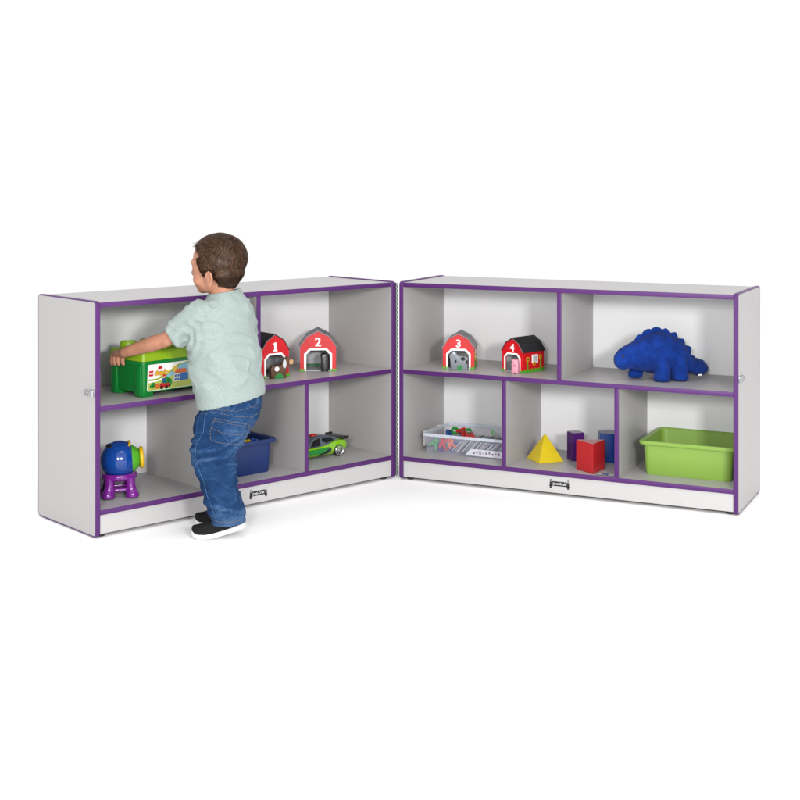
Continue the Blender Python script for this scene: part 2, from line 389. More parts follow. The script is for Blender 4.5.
# ------------------------------------------------------------------ toy barns
M['barn_red'] = mat('barn_red_paint', srgb(226, 22, 34), .38, .4, vary=(60, .12, (1, 1, .25)))
M['roof_black'] = mat('barn_black_roof', srgb(46, 46, 50), .5, .35, vary=(90, .35, (1, .15, .15)))
M['roof_grey'] = mat('barn_grey_roof', srgb(140, 144, 150), .45, .4, vary=(90, .15, (1, .15, .15)))
M['grass'] = mat('barn_grass_paint', srgb(90, 180, 40), .45)
M['inside'] = mat('barn_inside', srgb(200, 202, 206), .6, vary=(80, .2, (1, 1, .2)))
M['sunflower'] = mat('sunflower_yellow', srgb(240, 185, 30), .45)
M['brown'] = mat('brown_paint', srgb(96, 58, 30), .45, .4, vary=(120, .15, (1, 1, 1)))
def make_barn(loc, rz, w, d, h, num, roofm, label, side_art=0):
    r = empty('toy_barn', loc, rz, label, 'toy barn', 'wooden toy barns on the shelves')
    t = .005; hw = w/2
    ev, kk = .64*h, .86*h
    prof = [(-hw, 0), (hw, 0), (hw, ev), (hw*.62, kk), (0, h), (-hw*.62, kk), (-hw, ev)]
    dw, dh, ch = hw*.66, .53*h, hw*.24
    door = [(-dw, 0), (-dw, dh-ch), (-dw+ch, dh), (dw-ch, dh), (dw, dh-ch), (dw, 0)]
    front = [(-hw, 0), (-dw, 0), (-dw, dh-ch), (-dw+ch, dh), (dw-ch, dh), (dw, dh-ch), (dw, 0), (hw, 0), (hw, ev), (hw*.62, kk), (0, h), (-hw*.62, kk), (-hw, ev)]
    bm = NB(); xz(bm, front, 0, t); f = obj('front_wall', bm, M['barn_red'], r, 0)
    bm = NB(); xz(bm, [(a*.985, b*.995+.0003) for a, b in prof], d-t, d); obj('rear_wall', bm, M['barn_red'], r, 0)
    for s in (-1, 1):
        bm = NB(); box(bm, (min(s*hw*.995, s*(hw-t)), t+.0002, .0003), (max(s*hw*.995, s*(hw-t)), d-t-.0002, ev-.001)); sw = obj('side_wall', bm, M['barn_red'], r, 0)
        bm = NB(); X = sorted((s*(hw+.0012), s*hw*.997))
        b2 = NB(); P = [(.0, 0), (d, 0), (d, .09*h)]+[(d-d*k/12, (.07+.04*(k % 2))*h) for k in range(1, 12)]+[(0, .07*h)]
        prism(b2, P, lambda a, b: Vector((X[0], a, b+.0004)), lambda a, b: Vector((X[1], a, b+.0004))); add(bm, b2)
        obj('grass_strip', bm, M['grass'], r, 0)
        if side_art and s == 1:
            def sd(name, m, polys, lv):
                bm = NB()
                for p in polys:
                    b2 = NB(); prism(b2, p, lambda a, b: Vector((hw+.0004+.0006*lv, a, b)), lambda a, b: Vector((hw*.996, a, b))); add(bm, b2)
                return obj(name, bm, m, r, 0)
            sd('window_frame', M['white'], [rrect(d*.42, h*.27, d*.7, h*.52, .002)], 1)
            sd('window_pane', M['inside'], [rrect(d*.47, h*.31, d*.65, h*.48, .001)], 2)
            fl = [(.22, .40, .075), (.82, .43, .07), (.52, .26, .07)]
            for i, (a, b, q) in enumerate(fl):
                f1 = sd('flower', M['sunflower'], [[(d*a+h*q*(1 if k % 2 else .78)*math.cos(2*PI*k/20), h*b+h*q*(1 if k % 2 else .78)*math.sin(2*PI*k/20)) for k in range(20)]], 3)
                f2 = sd('flower_centre', M['brown'], [circ(d*a, h*b, h*q*.48, 10)], 4); f2.parent = f1
                if i < 2:
                    y_, z_ = d*a, h
                    sd('stem', M['grass'], [[(y_-.0014, z_*.1), (y_+.0014, z_*.1), (y_+.0014, z_*.17), (y_+.009, z_*.21), (y_+.0014, z_*.21), (y_+.0014, z_*(b-q)), (y_-.0014, z_*(b-q)), (y_-.0014, z_*.24), (y_-.009, z_*.24), (y_-.0014, z_*.2)]], 2)
    bm = NB(); box(bm, (-hw+t+.0012, d-t-.0022, .0032), (hw-t-.0012, d-t-.0012, ev*.98))
    for s in (-1, 1): box(bm, (min(s*(hw-t-.0004), s*(hw-t-.0011)), t+.001, .0032), (max(s*(hw-t-.0004), s*(hw-t-.0011)), d-t-.0024, ev*.98))
    obj('lining', bm, M['inside'], r, 0)
    # gambrel roof shell, a little proud of the walls
    bm = NB(); o2 = [(-hw-.004, ev-.004), (-hw*.64, kk+.003), (0, h+.005), (hw*.64, kk+.003), (hw+.004, ev-.004)]
    i2 = [(hw+.0006, ev-.004), (hw*.623, kk+.0004), (0, h+.0008), (-hw*.623, kk+.0004), (-hw-.0006, ev-.004)]
    xz(bm, o2+i2, -.003, d+.003); rf = obj('roof', bm, roofm, r, 0)
    bm = NB()
    for (a, b), (c, e) in zip(o2, o2[1:]):                         # pale front edge of the roof
        ln = Vector((c-a, e-b)).normalized(); nn = Vector((ln.y, -ln.x))*.0017
        xz(bm, [(a, b), (c, e), (c+nn.x, e+nn.y), (a+nn.x, b+nn.y)], -.0042, -.0032)
    obj('roof_edge', bm, M['roof_grey'], rf, 0)
    # inside floor and white door frame
    bm = NB(); box(bm, (-hw+t+.0003, t, .0003), (hw-t-.0003, d-t-.0003, .003)); obj('barn_floor', bm, M['inside'], r, 0)
    fw = hw*.12
    frame = [(-dw-fw, .0), (-dw-fw, dh-ch+fw*.4), (-dw+ch-fw*.4, dh+fw), (dw-ch+fw*.4, dh+fw), (dw+fw, dh-ch+fw*.4), (dw+fw, .0), (dw, 0), (dw, dh-ch), (dw-ch, dh), (-dw+ch, dh), (-dw, dh-ch), (-dw, 0)]
    bm = NB(); xz(bm, frame, -.002, .0008); obj('door_frame', bm, M['white'], r, 0)
    for s in (-1, 1):
        bm = NB(); a, b = s*(dw+fw*.3), s*(hw+.001)
        xz(bm, [(a, .0004), (b, .0004), (b, .075*h), (b*.8+a*.2, .045*h), (b*.6+a*.4, .08*h), (b*.4+a*.6, .045*h), (a, .07*h)], -.0034, -.0002)
        obj('grass_strip', bm, M['grass'], r, 0)
    bm = NB(); box(bm, (-hw*.7, d-t-.0034, .004), (hw*.7, d-t-.0026, .09*h)); obj('grass_strip', bm, mat('dark_grass_paint', srgb(20, 110, 50), .5), r, 0)
    if num == '1':                                         # slab-footed figure one
        bm = NB(); q = .21*h; xz(bm, [(a*q, (b-.5)*q) for a, b in ((-.3, 0), (.3, 0), (.3, .14), (.14, .14), (.14, 1), (-.06, 1), (-.3, .84), (-.3, .68), (-.12, .74), (-.12, .14), (-.3, .14))], -.0006, .0004)
        o = obj('lettering', bm, M['white'], f, 0); o.location = (0, -.0012, .725*h)
    else: lettering('lettering', text(num, .30*h, None, .0005, .0009, 1.08), M['white'], f, (0, -.0012, .725*h))
    return r
def bz(x, y): return Vector((x, y, ZM+.0003))
make_barn(bz(-.452, 4.784), .70, .122, .115, .153, '1', M['roof_black'], 'red toy barn numbered 1 with a brown horse in its doorway', 0)
make_barn(bz(-.306, 4.942), .07, .134, .12, .148, '2', M['roof_grey'], 'red toy barn numbered 2 with a grey roof and black animal inside', 0)
make_barn(bz(.221, 4.999), -.155, .119, .115, .131, '3', M['roof_grey'], 'red toy barn numbered 3 with a grey cow in its doorway', 1)
make_barn(bz(.418, 4.918), -.80, .102, .122, .124, '4', M['roof_black'], 'red toy barn numbered 4 with sunflowers painted on its side', 1)
# wooden animals standing in the doorways
def figure(name, loc, rz, label, m, outline, th):
    r = empty(name, loc, rz, label, 'toy animal', 'wooden farm animals')
    bm = NB(); xz(bm, outline, -th/2, th/2, .002); b = obj('body', bm, m, r, 50)
    def det(nm, mm, *polys, lv=1):
        bm = NB()
        for p in polys: xz(bm, p, -th/2-.0006*lv, -th/2+.001)
        return obj(nm, bm, mm, r, 0)
    return r, det
tan = mat('tan_paint', srgb(205, 160, 110), .45); pale = mat('pale_paint', srgb(215, 220, 225), .45)
leaf = mat('green_paint', srgb(20, 140, 60), .45)
r, det = figure('toy_horse', bz(-.4395, 4.768), .42, 'brown wooden horse numbered 1 in the barn doorway', M['brown'],
    [(-.03, 0), (.026, 0), (.027, .03), (.034, .047), (.049, .049), (.053, .055), (.051, .064), (.04, .07), (.033, .078), (.026, .068), (.012, .047), (-.027, .046), (-.031, .036)], .022)
det('mane', pale, circ(.021, .052, .007, 14, .016))
det('muzzle', tan, rrect(.039, .049, .054, .066, .005))
det('badge', M['white'], circ(-.008, .035, .0085, 16))
det('bush', leaf, [(-.017, .0004), (.017, .0004), (.015, .012), (.006, .019), (-.005, .019), (-.014, .012)])
det('lettering', M['ink'], [(-.0105, .0305), (-.0055, .0305), (-.0055, .0318), (-.007, .0318), (-.007, .0398), (-.0085, .0398), (-.0107, .0384), (-.0107, .037), (-.009, .0376), (-.009, .0318), (-.0105, .0318)], lv=2)
r, det = figure('toy_sheep', bz(-.283, 4.955), .1, 'black wooden animal in the doorway of barn 2', mat('black_toy_paint', (.014, .014, .016), .35),
    [(-.012, 0), (-.002, 0), (-.002, .012), (.004, .012), (.004, 0), (.014, 0), (.0145, .034), (.013, .05), (.010, .062), (.002, .066), (-.010, .064), (-.014, .056), (-.012, .04)], .045)
det('face', mat('grey_toy_paint', srgb(90, 90, 95), .4), circ(.0, .048, .006, 12))
r, det = figure('toy_cow', bz(.223, 4.987), -.16, 'grey wooden cow with black patches in the doorway of barn 3', mat('cow_grey', srgb(140, 146, 155), .45),
    [(-.031, 0), (.032, 0), (.033, .045), (.026, .051), (-.004, .051), (-.008, .062), (-.016, .066), (-.022, .07), (-.027, .063), (-.035, .056), (-.036, .046), (-.03, .042)], .022)
det('patch', M['ink'], circ(.016, .042, .009, 12, .007), circ(.03, .03, .004, 10, .008), circ(-.012, .032, .004, 10, .006))
det('ear', pale, circ(-.018, .063, .004, 10, .006))
det('bush', leaf, [(-.006, .0004), (.014, .0004), (.014, .012), (.009, .018), (.0, .018), (-.006, .012)])
r, det = figure('toy_pig', bz(.428, 4.888), -.35, 'pink wooden pig in the doorway of barn 4', mat('pig_pink', srgb(240, 165, 185), .45),
    [(-.013, 0), (-.002, 0), (-.001, .008), (.002, .008), (.003, 0), (.013, 0), (.013, .04), (.010, .053), (.005, .05), (-.005, .05), (-.010, .053), (-.013, .04)], .03)
det('snout', mat('pig_dark_pink', srgb(225, 130, 155), .45), rrect(-.006, .026, .006, .035, .003))
det('eye', M['ink'], circ(-.006, .042, .0014, 8), circ(.006, .042, .0014, 8))

# ------------------------------------------------------------------ ball toy on a purple stand
M['toy_blue'] = mat('blue_glossy_plastic', srgb(10, 70, 160), .16, .5, coat=.3)
M['toy_purple'] = mat('purple_glossy_plastic', srgb(128, 28, 150), .18, .5, coat=.3)
M['toy_green'] = mat('green_plastic_cone', srgb(90, 185, 45), .3)
M['toy_yellow'] = mat('yellow_plastic', srgb(245, 200, 20), .28)
bt = empty('ball_toy', Vector((-.928, 4.372, ZB)), 0, 'blue ball toy with green snout and yellow ring on a purple stand', 'toy')
C0 = Vector((0, 0, .119)); R0 = .0625
ax = Vector((.965, .27, .05)).normalized(); axm = Matrix.Translation(C0) @ ax.to_track_quat('Z', 'Y').to_matrix().to_4x4()
bm = NB(); prof = []
for k in range(0, 33):
    a = PI*k/32; prof.append((max(R0*math.sin(a), .0004), -R0*math.cos(a)))
prof = [p for p in prof if p[1] < .042]
lathe(bm, prof, 48, axm)
bb = obj('ball', bm, M['toy_blue'], bt, 60)
bm = NB(); lathe(bm, [(.045, .038), (.0445, .043), (.036, .056), (.027, .066), (.022, .068), (.0, .068)], 36, axm, cap=False); obj('snout', bm, M['toy_green'], bt, 50)
bm = NB()
ring = []
for k in range(12):
    a = 2*PI*k/12; ring.append((.031+.0055*math.cos(a), .072+.0065*math.sin(a)))
rings = [[axm @ Vector((r*math.cos(2*PI*q/36), r*math.sin(2*PI*q/36), z)) for r, z in ring] for q in range(36)]
loft(bm, rings, closed=True, cap=False); obj('lens_ring', bm, M['toy_yellow'], bt, 180)
bm = NB(); up = Vector((0, 0, 1)); u2 = (up-ax*up.dot(ax)).normalized(); s2 = ax.cross(u2)
pts = []
for k in range(9):
    a = -.5+1.0*k/8; pts.append(C0+ax*(.030+.006*math.cos(2*a))+(u2*math.cos(a)+s2*math.sin(a))*(.0565))
tube(bm, pts, .0042, 8, dome=True); obj('handle', bm, M['toy_yellow'], bt, 180)
bm = NB(); pts = []                                                   # dark coin slot with a raised lip
for k in range(9):
    a = -.35+.6*k/8; d2 = (Vector((-.44, -.46, .80)).normalized()+Vector((.7, -.7, .1)).normalized()*a).normalized(); pts.append(C0+d2*(R0-.0012))
tube(bm, pts, [.002, .004, .0052, .0058, .006, .0058, .0052, .004, .002], 8); obj('slot', bm, M['ink'], bt, 180)
bm = NB(); pts = []
for k in range(13):
    a = -.5+.9*k/12; d2 = (Vector((-.47, -.33, .90)).normalized()+Vector((.7, -.7, .1)).normalized()*a+Vector((0, .08, 0))).normalized(); pts.append(C0+d2*(R0+.0006))
tube(bm, pts, .0022, 8, dome=True); obj('slot_lip', bm, M['toy_blue'], bt, 180)
bm = NB(); lathe(bm, [(.048, .060), (.057, .064), (.0595, .070), (.0585, .079), (.053, .084), (.047, .078)], 40)
for k in range(4):
    a = math.radians(-118+90*k); d2 = Vector((math.cos(a), math.sin(a), 0))
    tube(bm, [d2*.047+Vector((0, 0, .07)), d2*.047+Vector((0, 0, .05)), d2*.051+Vector((0, 0, .03)), d2*.055+Vector((0, 0, .017)), d2*.056+Vector((0, 0, .006))], [.0165, .0155, .0165, .0215, .0225], 16, dome=False)
    e = math.radians(-118+90*(k+1)); d3 = Vector((math.cos(e), math.sin(e), 0))
    tube(bm, [d2*.048+Vector((0, 0, .03)), d3*.048+Vector((0, 0, .03))], .0075, 8)
me = fuse(bm, .0022, 5)
zmin = min(v.co.z for v in me.vertices)
me.transform(Matrix.Translation((0, 0, -zmin+.0002)))
finish(me, 'stand', M['toy_purple'], bt, 180)

# ------------------------------------------------------------------ toy sports car
M['car_lime'] = mat('lime_car_paint', srgb(140, 205, 25), .18, .5, coat=.5)
M['car_grey'] = mat('grey_car_plastic', srgb(98, 108, 122), .3, .5)
M['glass_dark'] = mat('dark_window_plastic', (.01, .011, .013), .08, .5)
M['car_dgreen'] = mat('green_decal', srgb(40, 150, 60), .25, vary=(150, .6, (1, 1, 2.5)))
M['orange_red'] = mat('red_lens', srgb(225, 50, 25), .25)
car = empty('toy_car', PL(1.005, .186, ZB+.0003), AL, 'lime green and grey toy sports car with a rear wing', 'toy car')
def section(x, hw, zb, zt, rnd=.008, tuck=.8):
    return [Vector((x, y, z)) for y, z in [(-hw*tuck, zb), (-hw, zb+(zt-zb)*.3), (-hw*.98, zb+(zt-zb)*.7), (-hw*.88, zt-.003), (-hw*.6, zt), (hw*.6, zt), (hw*.88, zt-.003), (hw*.98, zb+(zt-zb)*.7), (hw, zb+(zt-zb)*.3), (hw*tuck, zb)]]
bm = NB()
secs = [(-.145, .030, .014, .026), (-.138, .046, .011, .033), (-.11, .054, .010, .042), (-.085, .055, .010, .045), (-.05, .052, .009, .045), (0, .050, .009, .045), (.045, .051, .010, .049), (.075, .055, .010, .058), (.1, .056, .012, .061), (.125, .053, .016, .06), (.138, .047, .02, .055), (.143, .04, .026, .05)]
loft(bm, [section(*s) for s in secs])
body = obj('body', bm, M['car_lime'], car, 30)
bm = NB()
cs = [(-.06, .040, .044, .046), (-.02, .040, .044, .072), (.01, .039, .045, .081), (.045, .038, .046, .0805), (.085, .037, .05, .071), (.128, .04, .054, .0605)]
def cabsec(x, hw, zb, zt): return [Vector((x, y, z)) for y, z in [(-hw*1.16, zb), (-hw*.98, zb+(zt-zb)*.5), (-hw*.74, zt-.003), (-hw*.55, zt), (hw*.55, zt), (hw*.74, zt-.003), (hw*.98, zb+(zt-zb)*.5), (hw*1.16, zb)]]
loft(bm, [cabsec(*s) for s in cs]); obj('cabin', bm, M['car_grey'], car, 30)
for s in (-1, 1):
    P = lambda x, f: Vector((x, s*f, 0))
    def side(name, m, pts, th=.0012):
        bm = NB(); A = [Vector((x, s*(y+th), z)) for x, y, z in pts]; B = [Vector((x, s*(y-.002), z)) for x, y, z in pts]
        va = [bm.verts.new(p) for p in A]; vb = [bm.verts.new(p) for p in B]; n = len(pts)
        bm.faces.new(va); bm.faces.new(vb[::-1])
        for i in range(n): bm.faces.new((va[i], vb[i], vb[(i+1) % n], va[(i+1) % n]))
        return obj(name, bm, m, car, 0)
    side('window', M['glass_dark'], [(-.035, .0462, .047), (.012, .0455, .048), (.016, .0335, .074), (-.012, .036, .068)])
    side('window', M['glass_dark'], [(.04, .045, .055), (.078, .043, .061), (.068, .034, .072), (.03, .0345, .074), (.024, .039, .064)])
    side('side_decal', M['car_dgreen'], [(-.045, .052, .018), (.0, .0505, .018), (.052, .0525, .028), (.05, .0518, .039), (.0, .0502, .0375), (-.05, .052, .036)])
    side('side_vent', M['glass_dark'], [(-.005, .0515, .0135), (.04, .0525, .018), (.057, .0538, .026), (.057, .053, .036), (.045, .0525, .033), (.03, .052, .025)], .0024)
    for x, r in ((-.093, .0205), (.093, .0222)):
        m4 = Matrix.Translation((x, s*.046, r)) @ Matrix.Rotation(-s*PI/2, 4, 'X')
        wh = empty('wheel', (0, 0, 0), 0, None, None); wh.parent = car
        bm = NB(); lathe(bm, [(.010, -.010), (r-.003, -.010), (r, -.007), (r, .009), (r-.0025, .012), (r-.0045, .0122), (r-.006, .007), (.004, .004)], 28, m4); obj('tyre', bm, M['black'], wh, 40)
        bm = NB(); ro = r-.0035
        lathe(bm, [(ro-.0022, .0095), (ro, .0128), (ro-.0012, .0137), (ro-.0028, .0125)], 28, m4, cap=False)
        for k in range(10):
            b2 = NB(); box(b2, (.003, -.0011, .008), (ro-.001, .0011, .0115)); add(bm, b2, m4 @ Matrix.Rotation(2*PI*k/10, 4, 'Z'))
        lathe(bm, [(.005, .007), (.005, .0115), (.003, .0125)], 14, m4); obj('rim', bm, mat('silver_rim', (.6, .6, .62), .25, metal=.9), wh, 40)
bm = NB(); box(bm, (.112, -.050, .0655), (.144, .050, .0678), .0008)
for s in (-1, 1): box(bm, (.118, s*.034-.002, .056), (.134, s*.034+.002, .0657)); box(bm, (.110, s*.050-.0013, .060), (.145, s*.050+.0013, .0715), .0008)
obj('rear_wing', bm, M['glass_dark'], car, 30)
bm = NB(); ell(bm, (.012, 0, .081), (.016, .013, .006)); obj('roof_light', bm, M['orange_red'], car, 180)
bm = NB(); box(bm, (.139, -.03, .03), (.1445, .03, .042), .001); obj('tail_light', bm, M['orange_red'], car, 30)

# ------------------------------------------------------------------ geometric solids
def solid(name, label, col, base, top_z, apex=None, rough=.22):
    m = mat(name+'_plastic', col, rough, .5, vary=(40, .04, (1, 1, 1)))
    c = sum((Vector(p) for p in base), Vector((0, 0)))/len(base)
    r = empty(name, (c.x, c.y, ZB+.0003), 0, label, 'toy block', 'geometric solids on the bottom shelf')
    bm = NB(); B = [Vector((p[0]-c.x, p[1]-c.y, 0)) for p in base]
    if apex:
        vb = [bm.verts.new(p) for p in B]; va = bm.verts.new((0, 0, top_z)); bm.faces.new(vb)
        for i in range(len(vb)): bm.faces.new((vb[i], vb[(i+1) % len(vb)], va))
    else:
        vb = [bm.verts.new(p) for p in B]; vt = [bm.verts.new(p+Vector((0, 0, top_z))) for p in B]; bm.faces.new(vb); bm.faces.new(vt)
        n = len(vb)
        for i in range(n): bm.faces.new((vb[i], vb[(i+1) % n], vt[(i+1) % n], vt[i]))
    bmesh.ops.recalc_face_normals(bm, faces=bm.faces[:])
    bmesh.ops.bevel(bm, geom=bm.edges[:], offset=.0018, segments=3, affect='EDGES')
    obj('solid_body', bm, m, r, 30)
    if not apex:
        m2 = mat(name+'_lid', tuple(x*.6+.16 for x in col), .3)
        bm = NB(); P = [(p.x*.93, p.y*.93) for p in B]; prism(bm, P, lambda a, b: Vector((a, b, top_z+.0006)), lambda a, b: Vector((a, b, top_z-.001))); obj('lid', bm, m2, r, 0)
    return r
a = Vector((.473, 4.958)); b = Vector((.512, 4.858)); c = Vector((.607, 4.896))
solid('pyramid_block', 'yellow square pyramid block', srgb(240, 212, 40), [a, b, c, a+c-b], .101, True)
solid('triangular_prism', 'red triangular prism standing at the shelf edge', srgb(205, 30, 38), [(.635, 4.772), (.683, 4.684), (.739, 4.772)], .106)
p0 = Vector((.640, 4.900)); e1 = Vector((math.cos(.35), math.sin(.35)))*.048; e2 = Vector((-e1.y, e1.x))
solid('square_prism', 'tall purple square prism behind the red prism', srgb(84, 30, 118), [p0, p0+e1, p0+e1+e2, p0+e2], .104)
cc = Vector((.783, 4.922))
solid('hexagonal_prism', 'blue hexagonal prism beside the divider', srgb(18, 70, 160), [cc+Vector((math.cos(-PI/2+PI/3*k), math.sin(-PI/2+PI/3*k)))*.05 for k in range(6)], .105)
# creased clear-white packet at the shelf edge in front of them
tg = empty('paper_tag', PR(.798, .018, ZB+.0004), AR+.1, 'small creased white tag with blue print at the shelf edge', 'tag')
bm = NB()
nx, ny = 14, 6
g = [[bm.verts.new((-.034+.068*i/nx, -.011+.022*j/ny, .0015+.0035*abs(math.sin(i*.9+j*.5))*(1 if 0 < i < nx else .5))) for j in range(ny+1)] for i in range(nx+1)]
for i in range(nx):
    for j in range(ny): bm.faces.new((g[i][j], g[i+1][j], g[i+1][j+1], g[i][j+1]))
r_ = bmesh.ops.solidify(bm, geom=bm.faces[:], thickness=.0007)
obj('card', bm, mat('tag_paper', (.72, .74, .77), .25), tg, 60)
bm = NB(); box(bm, (-.008, -.008, .0052), (.012, .006, .0062)); obj('print', bm, flatmat('tag_print', 60, 90, 160), tg, 0)

# ------------------------------------------------------------------ clear bin of plastic letters and cards
M['clear'] = mat('clear_plastic', (.60, .63, .82), .10, .6, alpha=.10)
M['clear_rim'] = mat('clear_plastic_rim', (.72, .79, .90), .15, .6, alpha=.42)
cx0, cy0, cw, cd_, chh = .052, .086, .352, .262, .077
cb = empty('clear_bin', PR(cx0, cy0, ZB+.0003), AR, 'clear plastic bin of coloured letters and cards', 'bin')
bm = NB()
def cring(i, z, r): return [Vector((a, b, z)) for a, b in rrect(i, i, cw-i, cd_-i, r, 4)]
loft(bm, [cring(.012, 0, .012), cring(.006, chh-.0125, .014), cring(.008, chh-.0125, .012), cring(.014, .003, .010)])
obj('bin_body', bm, M['clear'], cb, 35)
bm = NB(); loft(bm, [cring(.0055, chh-.012, .014), cring(.001, chh-.011, .015), cring(0, chh-.002, .015), cring(.002, chh, .015), cring(.0065, chh-.001, .013)], closed=True, cap=False)
obj('rim', bm, M['clear_rim'], cb, 35)
bm = NB(); tube(bm, [(.0, .06, chh-.006), (-.018, .065, chh-.008), (-.024, .08, chh-.012), (-.024, cd_-.08, chh-.012), (-.018, cd_-.065, chh-.008), (0, cd_-.06, chh-.006)], .004, 8)
box(bm, (-.022, .07, .012), (-.018, cd_-.07, chh-.008), .001); obj('handle', bm, mat('pale_handle', (.55, .54, .52), .4), cb, 40)
LM = {'red': mat('red_letter', srgb(215, 50, 40), .3), 'green': mat('green_letter', srgb(50, 160, 60), .3), 'blue': mat('blue_letter', srgb(20, 90, 170), .3), 'purple': mat('purple_letter', srgb(110, 50, 150), .3), 'orange': mat('orange_letter', srgb(240, 120, 70), .3)}
def letter(ch, c, x, y, z, rx, ry, rz, size, label):
    me = text(ch, size, None, .004, .0018); o = finish(me, 'plastic_letter', LM[c], None, 0)
    o.location = PR(cx0+x, cy0+y, ZB+z); o.rotation_euler = (rx, ry, AR+rz)
    tag(o, label, 'plastic letter', 'plastic letters in the clear bin')
letter('A', 'green', .042, .034, .034, -.25, .5, .05, .056, 'green plastic letter A against the front of the clear bin')
letter('K', 'red', .082, .030, .036, -.2, .25, -.1, .056, 'red plastic letter K against the front of the clear bin')
letter('R', 'orange', .112, .034, .038, -.25, -.35, .1, .05, 'orange plastic letter R leaning beside the cards in the clear bin')
letter('B', 'purple', .062, .05, .020, -1.0, .3, .1, .056, 'purple plastic letter B under the green letter')
letter('S', 'blue', .11, .048, .026, -.8, .3, .1, .056, 'blue plastic letter S under the orange letter')
letter('E', 'blue', .058, .13, .058, -1.2, .2, .5, .05, 'blue plastic letter E at the back left of the clear bin')
letter('O', 'green', .082, .135, .068, -.9, .4, .2, .04, 'green plastic letter O on the heap in the clear bin')
letter('T', 'red', .118, .125, .064, -1.1, -.3, .6, .06, 'red plastic letter T on the heap in the clear bin')
letter('H', 'red', .152, .12, .060, -1.2, .3, .9, .06, 'red plastic letter H beside the cards in the clear bin')
letter('C', 'green', .134, .135, .070, -1.0, .1, -.4, .036, 'green plastic letter C on top of the red letters')
letter('Z', 'purple', .10, .17, .045, -1.3, .1, .2, .06, 'purple plastic letter Z low in the heap in the clear bin')
letter('D', 'green', .252, .11, .078, -.3, .2, .2, .022, 'small green plastic letter D perched on the cards')
cm = [mat('card_face', (.66, .66, .68), .4), mat('card_grey', (.36, .37, .42), .4), mat('card_beige', (.60, .55, .48), .4), mat('card_dark', (.14, .14, .2), .4)]
random.seed(11)
for i in range(24):
    x = .135+i*.0085; mm = cm[(0, 1, 0, 2, 3)[i % 5]]
    bm = NB(); box(bm, (-.0009, -.075, -.026), (.0009, .075, .026)); o = obj('picture_card', bm, mm, None, 0)
    o.location = PR(cx0+x, cy0+.105+random.uniform(-.004, .004), ZB+.033); o.rotation_euler = (random.uniform(-.03, .03), .72+random.uniform(-.07, .07), AR+random.uniform(-.03, .03))
    tag(o, 'upright slanted card in the row filed in the clear bin', 'card', 'cards filed in the clear bin')
pk = empty('card_pack', PR(cx0+.235, cy0+.021, ZB+.004), AR, 'white printed card standing against the front of the clear bin', 'card')
bm = NB(); box(bm, (-.062, -.0012, 0), (.098, .0012, .026), .0008)
for v in bm.verts: v.co.y -= v.co.z*.10; v.co.x += v.co.z*(.9 if v.co.x < 0 else 0)
obj('sheet', bm, cm[0], pk, 0)
bm = NB()
for q in range(9):
    b2 = NB(); box(b2, (-.028+q*.0125, -.0018, .008+.004*(q % 2)), (-.021+q*.0125, -.0012, .015+.003*(q % 3))); add(bm, b2)
for v in bm.verts: v.co.y -= v.co.z*.10
obj('print', bm, mat('print_dull_red', srgb(120, 70, 90), .4), pk, 0)
# ------------------------------------------------------------------ fibres: short ribbons rooted on a surface (hair, plush pile)
def fibres(me, n, length, width, lift, flow, keep, seed=1, segs=2, jit=.25):
    rnd = random.Random(seed); me.calc_loop_triangles()
    tris = [(t.vertices[:], t.area, t.normal.copy()) for t in me.loop_triangles if keep(t.center, t.normal)]
    cum = []; s = 0
    for t in tris: s += t[1]; cum.append(s)
    import bisect
    V = []; F = []
    for _ in range(n):
        t = tris[min(bisect.bisect(cum, rnd.random()*s), len(tris)-1)]
        a, b = rnd.random(), rnd.random()
        if a+b > 1: a, b = 1-a, 1-b
        A, B, C = (me.vertices[i].co for i in t[0]); p = A+(B-A)*a+(C-A)*b; nn = t[2]
        d = flow(p, nn); d = d-nn*d.dot(nn)
        d = (d.normalized() if d.length > 1e-6 else nn.orthogonal())+Vector((rnd.gauss(0, jit), rnd.gauss(0, jit), rnd.gauss(0, jit)))
        d = (d-nn*d.dot(nn)).normalized(); sd = d.cross(nn)*width*.5; L = length*rnd.uniform(.6, 1.15)
        i0 = len(V)
        for k in range(segs+1):
            q = k/segs; c = p+d*L*q+nn*(lift*L*math.sin(q*PI*.75)-L*L*q*q*4)
            if k < segs: V += [c-sd*(1-q*.5), c+sd*(1-q*.5)]
            else: V.append(c)
        for k in range(segs-1): F.append((i0+2*k, i0+2*k+1, i0+2*k+3, i0+2*k+2))
        F.append((i0+2*segs-2, i0+2*segs-1, i0+2*segs))
    out = bpy.data.meshes.new('fibres'); out.from_pydata(V, [], F); return out

# ------------------------------------------------------------------ plush dinosaur
M['plush'] = mat('blue_plush', srgb(17, 60, 152), .9, .15, vary=(28, .28, (1, 1, 1)), bump=(420, .5, .002), sheen=.08)
dn = empty('plush_dinosaur', Vector((.93, 4.745, ZM)), PI+.26, 'blue plush dinosaur with scalloped back plates', 'soft toy')
bm = NB()
def dring(x, zc, rz, ry, y=0, n=20): return [Vector((x, y+ry*math.cos(2*PI*k/n), zc+rz*math.sin(2*PI*k/n))) for k in range(n)]
loft(bm, [dring(*q) for q in ((.172, .072, .010, .010), (.166, .072, .024, .022), (.15, .075, .035, .032), (.125, .083, .042, .037), (.10, .088, .048, .042), (.078, .092, .059, .055), (.03, .095, .075, .068), (-.02, .094, .074, .07), (-.065, .083, .063, .062), (-.1, .066, .048, .048), (-.122, .046, .031, .033), (-.15, .040, .031, .029, -.004), (-.175, .034, .026, .024, -.010), (-.19, .031, .017, .015, -.014), (-.196, .03, .006, .006, -.016))])
